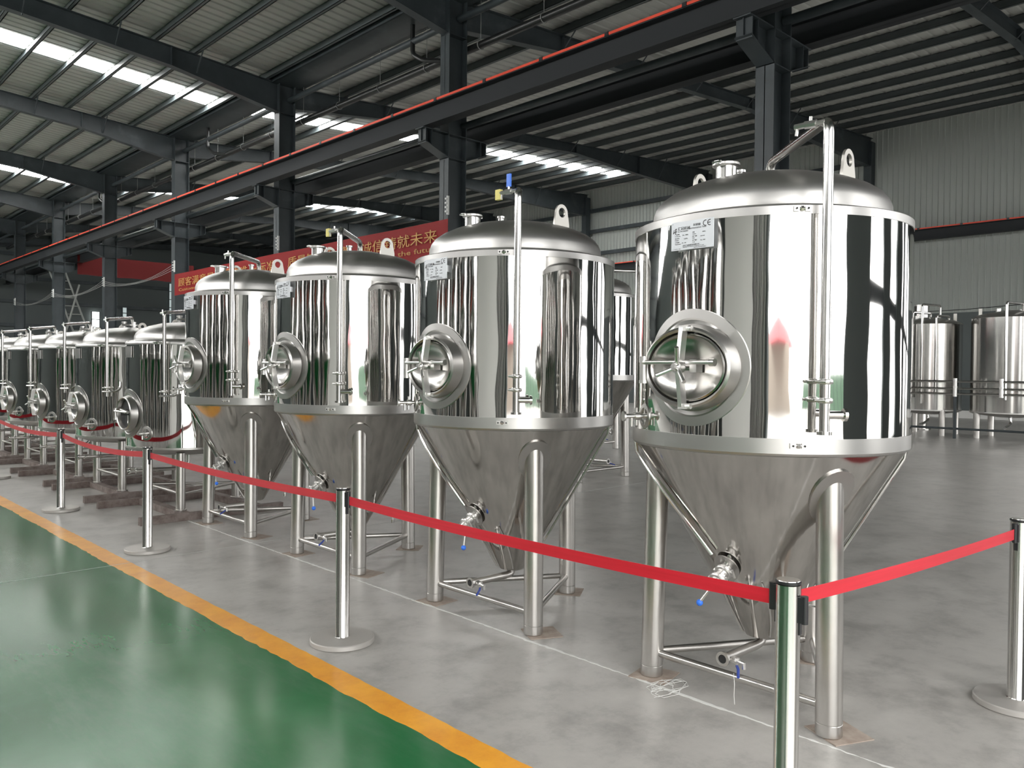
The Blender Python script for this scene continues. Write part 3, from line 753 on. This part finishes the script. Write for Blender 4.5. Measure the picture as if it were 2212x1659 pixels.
for i, ((x, y), lb, ang, _) in enumerate(FERM):
    o = F0 if i == 0 else copy_tree(F0)
    o.location = (x, y, .0045); tag(o, lb, 'tank', 'conical fermentation tanks in the front row')
    for nm in ('handle_rod', 'handle_ball'):
        for h_ in sub(o, nm): h_.rotation_euler = (radians(ang), 0, 0)
    sp = sub(o, 'spray_pipe')[0]
    v0 = Vector((-.498, -.52, 2.640))
    if i == 1:
        b = MB()
        if i == 1: b.bb(v0.x-.006, v0.x+.006, v0.y+.045, v0.y+.075, v0.z+.03, v0.z+.105)
        else: b.bb(v0.x-.006, v0.x+.006, v0.y+.03, v0.y+.10, v0.z+.026, v0.z+.036)
        b.build('lever', M_BLUE if i == 1 else M_BLUED, sp)
    if i in (1, 2):
        b = MB(); b.bb(v0.x-.012, v0.x+.012, v0.y+.125, v0.y+.165, v0.z-.035, v0.z+.025); b.build('valve_tag', M_YTAG, sp)
# loose pads under the legs
PADN = ('near', 'far', 'rear'); TANKN = ('nearest fermenter', 'second fermenter', 'third fermenter', 'farthest front fermenter')
padm = None
for i, ((x, y), *_r) in enumerate(FERM):
    for k, (lx, ly) in enumerate(LEGS):
        if padm is None:
            pb = MB(); pb.prism([(-.105, -.10), (.10, -.105), (.108, .095), (-.10, .105)], .006); pb.v = [(a, c, (z+.003)*.7+.0005) for a, c, z in pb.v]
            padm = pb.build('leg_pad', M_PAD); o = padm
        else:
            o = padm.copy(); COL.objects.link(o)
        off = ((.055, -.02), (.01, -.01), (.03, .02))[k]
        o.location = (x+lx+off[0], y+ly+off[1], 0); o.rotation_euler = (0, 0, random.uniform(-.5, .9))
        tag(o, 'thin brown pad under the %s leg of the %s' % (PADN[k], TANKN[i]), 'pad', 'brown pads under fermenter legs')
# second row behind
BACK = [((9.26, 8.02), 'conical tank in the back row, glimpsed between the two nearest fermenters', 1.13, 1.18, -90),
        ((12.6, 10.9), 'far conical tank behind the back-row tank, only its leg in view', 1.13, 1.18, -90)]
for (x, y), lb, sc, sz, rz in BACK:
    o = copy_tree(F0); o.location = (x, y, 0); o.scale = (sc, sc, sz); o.rotation_euler = (0, 0, radians(-90+180))
    tag(o, lb, 'tank', 'conical tanks in the back row')
    for nm in ('lever', 'handle_rod', 'handle_ball', 'latch_block', 'hand_wheel', 'yoke', 'hinge', 'hatch_door', 'manway', 'lettering', 'logo', 'ce_mark', 'nameplate'):
        for q in sub(o, nm): bpy.data.objects.remove(q)

# ------------------------------------------------------------------ flat-bottomed bright tanks on skids
def make_bright(open_):
    t = thing('bright_beer_tank'); r = .645; Z0 = .08
    MB().lathe([(r, .74), (r, 1.84)], 96).build('shell', M_MIRROR, t)
    MB().lathe([(r+.002, 1.838), (r+.003, 1.845), (r+.003, 1.87), (r-.01, 1.882), (.57, 1.892)], 96).build('upper_band', M_DOME, t, 50)
    MB().lathe([(.575, 1.886), (.565, 1.90), (.562, 1.935), (.545, 1.975), (.5, 2.015), (.42, 2.05), (.3, 2.082), (.15, 2.10), (0, 2.105)], 72).build('dome', M_DOME, t, 30)
    MB().lathe([(r-.002, .752), (r+.003, .750), (r+.003, .730), (r-.006, .720), (.5, .668), (.25, .64), (0, .63)], 96).build('lower_band', M_DOME, t, 40)
    for lx, ly in LEGS:
        MB().lathe([(0, Z0+.001), (.062, Z0+.001), (.062, Z0+.012), (.048, Z0+.014), (.048, .69), (0, .69)], 24, Matrix.Translation((lx, ly, 0))).build('leg', M_LEG, t)
    for a, c in ((0, 1), (1, 2), (2, 0)):
        p0 = Vector((*LEGS[a], .255)); p1 = Vector((*LEGS[c], .255)); d = (p1-p0).normalized()
        MB().cyl(p0+d*.042, p1-d*.042, .016, seg=12).build('brace', M_LEG, t)
    make_manway(t, 1.10, r, open_)
    ax, ay = -.47, -.53
    sp = MB().tube([(ax, ay, 1.24), (ax, ay, 2.165), (.0, .02, 2.235), (.03, .03, 2.10)], .0195, 14, .035).build('spray_pipe', M_PIPE, t)
    b = MB(); clamp(b, (ax, ay, 1.345), (0, 0, 1), .027); b.tube([(ax, ay, 1.345), (ax+.04, ay+.045, 1.345)], .006, 6); b.build('clamp', M_FIT, sp)
    b = MB(); b.cyl((ax, ay+.02, 2.163), (ax, ay+.10, 2.166), .012, seg=8); b.cyl((ax, ay+.05, 2.165), (ax, ay+.05, 2.20), .008, seg=8); b.build('air_valve', M_FIT, sp)
    pv = MB().cyl((.03, .03, 2.09), (.03, .03, 2.18), .03, seg=14).cyl((.03, .03, 2.13), (.03, .03, 2.143), .05, seg=16); pv.cyl((-.06, .12, 2.08), (-.06, .12, 2.17), .022, seg=12); pv.cyl((-.06, .12, 2.165), (-.06, .12, 2.185), .034, seg=12); pv.cyl((-.12, .05, 2.14), (.12, .05, 2.14), .012, seg=8); pv.build('relief_valve', M_FIT, t)
    for s in (-1, 1):
        n = 18; vs = []; th = .006
        for rr in (.05, .022):
            for tt in (-th, th): vs += [(rr*cos(2*pi*k/n), tt, rr*sin(2*pi*k/n)) for k in range(n)]
        fs = []
        for k in range(n):
            k2 = (k+1) % n; fs += [(k, k2, 2*n+k2, 2*n+k), (n+k, 3*n+k, 3*n+k2, n+k2), (k, n+k, n+k2, k2), (2*n+k, 2*n+k2, 3*n+k2, 3*n+k)]
        MB().add(vs, fs, Matrix.Translation((0, s*.36, 2.105))).build('lifting_lug', M_LUG, t, 30)
    # level tube and side arm
    a = radians(-150); n = Vector((sin(a), cos(a), 0))
    b = MB(); b.tube([n*(r+.03)+Vector((0, 0, 1.42)), n*(r+.03)+Vector((0, 0, 1.34)), n*(r+.07)+Vector((-.05, .03, 1.30)), n*(r+.07)+Vector((-.16, .10, 1.30))], .012, 8, .04); b.build('side_arm', M_PIPE, t)
    # sampling valve low on the front
    a = radians(-118); n = Vector((sin(a), cos(a), 0)); p = n*r+Vector((0, 0, .90))
    sv = MB().lathe([(.075, -.02), (.075, .004), (.05, .008), (.044, -.004), (0, -.004)], 24, axis_matrix(p, n)).build('sampling_valve', M_MANWAY, t)
    b = MB(); b.cyl(p, p+n*.11, .011, seg=10); b.cyl(p+n*.04, p+n*.07, .02, seg=10); b.cyl(p+n*.055, p+n*.055+Vector((0, 0, -.06)), .008, seg=8); b.build('valve_body', M_FIT, sv)
    # outlet pipe underneath
    b = MB(); b.tube([(0, 0, .64), (0, 0, .50), (-.1, .02, .47), (-.62, .05, .47)], .02, 12, .05); clamp(b, (-.55, .046, .47), (1, 0, 0), .027); clamp(b, (-.62, .05, .47), (1, 0, 0), .03); b.build('outlet_pipe', M_PIPE, t)
    a = radians(-130); n = Vector((sin(a), cos(a), 0)); b = MB(); p = n*(r+.01)+Vector((0, 0, 1.86)); tq = Vector((cos(a), -sin(a), 0)); b.cyl(p-tq*.045, p+tq*.045, .006, seg=6); b.cyl(p-tq*.01, p+tq*.01, .016, seg=6); b.build('band_latch', M_FIT, t)
    b = MB(); b.bb(-.652, -.645, -.09, .09, 1.70, 1.82); b.build('nameplate', M_MANWAY, t)
    return t
BY = [9.08, 10.90, 12.65, 14.45, 16.25, 18.05, 19.85]
B0 = make_bright(True); B1 = make_bright(False)
ORDL = ['open hatch beside the conical tanks', 'second from the conical tanks', 'third from the conical tanks', 'fourth from the conical tanks', 'fifth from the conical tanks', 'sixth from the conical tanks', 'seventh from the conical tanks']
def make_skid():
    s = thing('skid_frame')
    for y in (-.66, .66): MB().bb(-.76, .80, y-.032, y+.032, 0.001, .08).build('runner', M_SKID, s)
    for x in (-.28, .52): MB().bb(x-.045, x+.045, -.628, .628, .002, .079).build('crossbar', M_SKID, s)
    return s
SK = make_skid()
for i, y in enumerate(BY):
    o = B0 if i == 0 else (B1 if i == 1 else copy_tree(B1))
    o.location = (3.65, y, 0); tag(o, 'flat-bottomed shiny beer tank on a skid, ' + ORDL[i], 'tank', 'flat-bottomed tanks at the back left')
    q = SK if i == 0 else copy_tree(SK)
    q.location = (3.65, y, 0); tag(q, 'rusty brown steel skid under the flat-bottomed tank, ' + ORDL[i].replace('open hatch', 'with open hatch'), 'skid', 'brown skid frames on the floor')
# tanks across the aisle, seen mirrored in the fermenters
for i, y in enumerate((3.5, 5.3, 7.1, 8.9, 10.7, 12.5)):
    o = copy_tree(F0); o.location = (-4.55, y, 0); o.rotation_euler = (0, 0, pi); o.scale = (1.2, 1.2, 1.4)
    tag(o, 'conical tank across the aisle, %s from the door, seen only in reflections' % ORD[i], 'tank', 'conical tanks across the aisle')

# ------------------------------------------------------------------ barrier posts and belts
def make_post():
    t = thing('barrier_post')
    MB().lathe([(0, 0.001), (.182, 0.001), (.186, .006), (.186, .028), (.181, .033), (.05, .036), (0, .036)], 56).build('base', M_BASE, t)
    MB().lathe([(.0405, .034), (.044, .036), (.0405, .042), (.0405, .893), (0, .893)], 36).build('pole', M_POST, t)
    MB().lathe([(.0425, .897), (.0425, .904), (.040, .906), (0, .906)], 36).build('cap', M_BLACKP, t)
    MB().lathe([(.0390, .9055), (.038, .9085), (0, .909)], 32).build('cap_disc', M_POST, t)
    return t
P0 = make_post()
POSTS = [(2.54, 1.30), (2.54, 4.07), (2.55, 7.23), (2.555, 9.875), (2.60, 13.27), (4.476, 1.105), (2.60, 16.4)]
PLAB = ['silver barrier post with black belt clips at the corner, cut by the bottom edge', 'silver barrier post before the gap of the second and third fermenters', 'silver barrier post before the farthest front fermenter, standing by the floor joint',
        'silver barrier post before the flat-bottomed tanks', 'silver barrier post at the left edge, only its base in view', 'silver barrier post at the right edge on the open concrete', 'silver barrier post far beyond the left edge']
posts = []
for i, (x, y) in enumerate(POSTS):
    o = P0 if i == 0 else copy_tree(P0)
    o.location = (x, y, 0); tag(o, PLAB[i], 'post', 'silver barrier posts'); posts.append(o)
def clip(post, d, zc=.845, big=True):
    d = Vector((d[0], d[1], 0)).normalized(); M = Matrix.Translation((d.x*.046, d.y*.046, zc)) @ Matrix(((d.x, -d.y, 0, 0), (d.y, d.x, 0, 0), (0, 0, 1, 0), (0, 0, 0, 1)))
    b = MB(); b.box((0, 0, 0), (.018, .03, .085), M); b.lathe([(0, -.046), (.012, -.046), (.012, .046), (0, .046)], 14, M @ Matrix.Translation((.010, 0, 0)))
    b.box((-.006, 0, -.055), (.008, .018, .06), M)
    b.build('belt_clip', M_BLACKP, post)
BELTS = [(0, 1, .838, .02, 'red barrier belt from the corner post across the two nearest fermenters'), (1, 2, .838, .02, 'red barrier belt across the third and farthest front fermenters'), (2, 3, .838, .05, 'red barrier belt before the flat-bottomed tanks, right span'),
         (3, 4, .838, .05, 'red barrier belt before the flat-bottomed tanks, left span running out of the picture'), (0, 5, .838, .012, 'red barrier belt from the corner post to the post at the right edge'), (4, 6, .838, .05, 'red barrier belt beyond the left edge')]
for a, c, z, sag, lb in BELTS:
    pa = Vector((*POSTS[a], z)); pb = Vector((*POSTS[c], z)); d = (pb-pa); d.z = 0; u = d.normalized()
    clip(posts[a], u, z+.005); clip(posts[c], -u, z+.005)
    pa = pa+u*.066; pb = pb-u*.066; n = 24; nr = Vector((-u.y, u.x, 0)); vs = []; fs = []
    for k in range(n+1):
        t = k/n; p = pa.lerp(pb, t)+Vector((0, 0, -sag*4*t*(1-t))); tw = .10*sin(t*pi*2+a)*sin(pi*t)
        hx = nr*sin(tw)*.025; hz = Vector((0, 0, cos(tw)*.025)); th = nr*.0007
        vs += [p+hz+hx+th, p-hz-hx+th, p-hz-hx-th, p+hz+hx-th]
    for k in range(n):
        for j in range(4): fs.append((k*4+j, k*4+(j+1) % 4, k*4+4+(j+1) % 4, k*4+4+j))
    fs += [(3, 2, 1, 0), (n*4, n*4+1, n*4+2, n*4+3)]
    tag(MB().add(vs, fs).build('barrier_belt', M_BELT), lb, 'belt', 'red barrier belts')
# the unused clip on the corner post
clip(posts[0], (.1, -1), .815)

# loose string by the near tank
rs = random.Random(3); pts = []
for k in range(60):
    a = k*.62; r_ = .045+.03*sin(k*.9)+rs.uniform(-.012, .012); pts.append((r_*1.9*cos(a), r_*sin(a)*1.1, .0085+.002*(k % 3)))
st_ = MB().tube(pts, .0014, 4).build('loose_string', M_JOINT); st_.location = (3.37, 2.37, -.003)
tag(st_, 'tangle of thin white string on the pad under the near tank', 'string')
st2 = MB().tube([(3.36, 1.985, .190), (3.352, 1.975, .14), (3.357, 1.98, .09), (3.350, 1.972, .05)], .0016, 4).build('hanging_string', M_JOINT)
tag(st2, 'short white string hanging from the blue drain lever of the nearest tank', 'string')

# ------------------------------------------------------------------ brewhouse tanks at the back right
def brew_tank(x, y, r, z0, z1, lb, pipes):
    t = thing('brewhouse_tank', (x, y, 0)); tag(t, lb, 'tank', 'brewhouse tanks by the right wall')
    MB().lathe([(r, z0), (r, z1)], 64).build('shell', M_OLDTANK, t)
    MB().lathe([(r, z1-.005), (r+.006, z1), (r-.01, z1+.02), (r*.8, z1+.10), (r*.4, z1+.17), (r*.2, z1+.20), (0, z1+.2)], 48).build('lid', M_DOME, t, 30)
    MB().lathe([(r+.004, z0+.02), (r+.004, z0-.01), (r*.9, z0-.05), (r*.3, z0-.12), (0, z0-.12)], 48).build('bottom', M_DOME, t, 30)
    for a in (45, 135, 225, 315):
        a = radians(a); MB().cyl((r*.93*cos(a), r*.93*sin(a), .001), (r*.93*cos(a), r*.93*sin(a), z0+.02), .075, seg=16).build('leg', M_LEG, t)
    for (px, py, za, zb, qx, qy) in pipes:
        MB().tube([(px, py, za), (px, py, zb), (qx, qy, zb), (qx, qy, z1+.02)], .032, 10, .06).build('riser_pipe', M_PIPE, t)
    MB().tube([(0, 0, z0-.1), (0, -.02, z0-.28), (-.35, -.05, z0-.34), (-.8, -.1, z0-.36)], .035, 10, .06).build('drain_pipe', M_PIPE, t)
    b = MB(); b.cyl((r*.5, -.1, z1+.05), (r*.5, -.1, z1+.25), .05, seg=12); b.cyl((-.2, .25, z1+.1), (-.2, .25, z1+.25), .06, seg=12); b.build('lid_fitting', M_FIT, t)
    for s in (-1, 1): MB().bb(-.01, .01, s*r*.8-.04, s*r*.8+.04, z1, z1+.28).build('lifting_lug', M_LUG, t)
brew_tank(23.3, 7.98, .80, .66, 2.95, 'brewhouse tank with three riser pipes near the right wall, left one', [(-.88, .12, 1.0, 3.25, -.2, -.1), (-.86, -.12, .85, 3.45, -.1, -.3), (-.72, -.42, 1.15, 3.15, -.2, -.55)])
brew_tank(23.3, 6.02, .90, .66, 3.05, 'brewhouse tank at the right edge, cut by the picture', [(-.9, -.12, 1.0, 3.4, -.2, -.3)])
b = MB(); b.cyl((0, 0, .001), (0, 0, 3.62), .20, seg=24); st = b.build('exhaust_stack', M_OLDTANK); st.location = (24.9, 8.75, 0); b = MB(); b.lathe([(.2, 3.6), (.206, 3.605), (.206, 3.63), (.19, 3.63)], 24); b.build('rim', M_FIT, st)
b = MB(); b.cyl((0, 0, .001), (0, 0, .04), .3, seg=24); b.build('foot', M_OLDTANK, st)
tag(st, 'upright steel exhaust stack rising behind the left brewhouse tank', 'stack')
pf = thing('pipe_rack', (22.1, 0, 0)); tag(pf, 'horizontal steel pipe rack running in front of the brewhouse tanks', 'pipe rack')
for z in (1.44, 1.26, 1.13, .25): MB().cyl((0, 3.5, z), (0, 9.3, z), .028, seg=10).build('rail_pipe', M_PIPE if z > .3 else M_STEEL, pf)
for y in (3.6, 6.93, 9.2): MB().bb(-.03, .03, y-.03, y+.03, .001, 1.47).build('upright', M_STEEL, pf)
for y in (6.93, 8.1, 5.9): MB().cyl((-.02, y, 1.06), (-.02, y, 1.52), .05, seg=12).cyl((-.08, y, 1.3), (.08, y, 1.3), .035, seg=10).build('valve', M_FIT, pf)
wc = MB().tube([(WALL_X-.08, y, 4.0+(.25 if y < 6 else max(0, .25-.05*(y-6)))) for y in (1, 3, 5, 6, 8, 10, 13)], .012, 5).build('wall_cable', M_GIRDER); tag(wc, 'dark cable strung along the right wall above the tanks', 'cable')

# ------------------------------------------------------------------ banners
def banner(name, p0, p1, z0a, z1a, z0b, z1b, m, nseg=24):
    p0 = Vector(p0); p1 = Vector(p1); nr = Vector((-(p1-p0).y, (p1-p0).x)).normalized(); vs = []; fs = []
    for k in range(nseg+1):
        t = k/nseg; q = p0.lerp(p1, t)+nr*.02*sin(t*23)
        for of in (-.002, .002):
            e = q+nr*of; vs += [(e.x, e.y, z0a+(z0b-z0a)*t+.02*sin(t*31)), (e.x, e.y, z1a+(z1b-z1a)*t)]
    for k in range(nseg):
        a = k*4; c = a+4; fs += [(a, c, c+1, a+1), (a+2, a+3, c+3, c+2), (a, a+2, c+2, c), (a+1, c+1, c+3, a+3)]
    fs += [(0, 1, 3, 2), (nseg*4, nseg*4+2, nseg*4+3, nseg*4+1)]
    return MB().add(vs, fs).build(name, m)
bn = tag(banner('slogan_banner', (10.87, 28.3), (10.87, 13.35), 4.08, 4.82, 3.93, 4.81, M_BANNER), 'long red banner with gold Chinese slogan and English line, tied across the columns', 'banner')
def btxt(body, ya, yb, z, size, m=M_GOLD):
    Mt = Matrix.Translation((10.84, 0, 0)) @ Matrix(((0, 0, -1, 0), (-1, 0, 0, 0), (0, 1, 0, 0), (0, 0, 0, 1)))
    o = text_mesh('lettering', body, size, m, bn, Matrix.Identity(4), ext=.003)
    xs_ = [v.co.x for v in o.data.vertices]; w0 = max(xs_)-min(xs_)
    sx = (ya-yb)/w0
    o.data.transform(Mt @ Matrix.Translation((-ya, z, 0)) @ Matrix.Diagonal((sx, 1, 1, 1)) @ Matrix.Translation((-min(xs_), 0, 0)))
btxt('顾客满意是我们的唯一标准', 27.9, 20.95, 4.38, .31)
btxt('质量铸造品牌', 20.25, 17.25, 4.38, .31)
btxt('诚信铸就未来', 16.65, 13.7, 4.38, .31)
btxt('Customer satisfaction is our only standard', 27.85, 20.95, 4.20, .14)
btxt('Quality is the brand,  integrity is the future', 20.2, 13.6, 4.17, .16)
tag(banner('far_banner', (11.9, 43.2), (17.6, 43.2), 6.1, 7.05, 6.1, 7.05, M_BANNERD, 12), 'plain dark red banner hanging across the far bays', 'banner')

# ------------------------------------------------------------------ wires, ladder, far windows, tie rods
for k, z in enumerate((4.98, 5.07, 5.16)):
    pts = []
    ys = FY[4:8]
    for a, c in zip(ys, ys[1:]):
        for j in range(8):
            t = j/8; pts.append((10.87, a-.175+(c-a)*t, z-.22*4*t*(1-t)*(1+.3*k)))
    pts.append((10.87, ys[-1]-.175, z))
    tag(MB().tube(pts, .007, 5).build('overhead_wire', M_WIRE), 'thin %s wire sagging between the column insulators' % ('lowest', 'middle', 'topmost')[k], 'wire', 'overhead wires')
ld = thing('ladder', (12.6, 47.5, 0)); tag(ld, 'tall grey ladder leaning in the far bay', 'ladder')
for s in (0, .75): MB().tube([(1.6+s, .2, .02), (-.8+s, .2, 6.6)], .05, 8).build('rail', M_LADDER, ld)
for k in range(1, 15):
    t = k/15; MB().tube([(1.6-2.4*t, .2, 6.6*t), (2.35-2.4*t, .2, 6.6*t)], .028, 6).build('rung', M_LADDER, ld)
MB().tube([(-1.0, -.3, .02), (.6, .1, 6.0)], .05, 8).build('prop', M_LADDER, ld)
def far_window(n, x0, x1, z0, z1, m, rows):
    t = struct(thing('window_%d' % n, (0, END_Y-.24, 0)), 'narrow tall window in the far end wall'); h = (z1-z0)/rows
    for k in range(rows): MB().bb(x0, x1, -.02, .02, z0+k*h+.03, z0+(k+1)*h-.03).build('pane', m, t)
    b = MB(); b.bb(x0-.06, x0, -.04, .04, z0, z1); b.bb(x1, x1+.06, -.04, .04, z0, z1); b.build('frame', M_STEEL, t)
far_window(1, 17.05, 17.5, 1.6, 5.3, M_WINDOW, 7)
far_window(2, 22.15, 22.55, 3.0, 7.6, M_WINDOWD, 8)
far_window(3, 19.0, 19.25, 4.9, 5.7, M_WINDOWD, 2)

# ------------------------------------------------------------------ outside, mirrored in the tanks
pv = thing('pavilion', (-21.5, -17.5, 0), radians(38)); tag(pv, 'small pavilion with pointed red roof outside, seen only mirrored in the nearest tank', 'building')
MB().bb(-4.2, 4.2, -4.2, 4.2, -.02, 2.75).build('wall', M_OUTW, pv)
MB().lathe([(7.0, 2.7), (7.0, 2.8), (0, 4.3)], 4).build('roof', M_OUTR, pv, 10)
for s in (-1.5, 1.5): MB().bb(s-.5, s+.5, 4.15, 4.25, .8, 2.4).build('window', M_STEEL, pv)
fn = thing('yard_fence', (0, -24.0, 0)); tag(fn, 'green yard fence outside, seen only mirrored in the nearest tanks', 'fence')
for k in range(16): MB().bb(-13+k*1.6, -11.45+k*1.6, -.03, .03, .05, 1.5).build('fence_panel', M_OUTF, fn)
for k in range(17): MB().bb(-13.08+k*1.6, -12.98+k*1.6, -.06, .06, -.02, 1.6).build('fence_post', M_STEEL, fn)
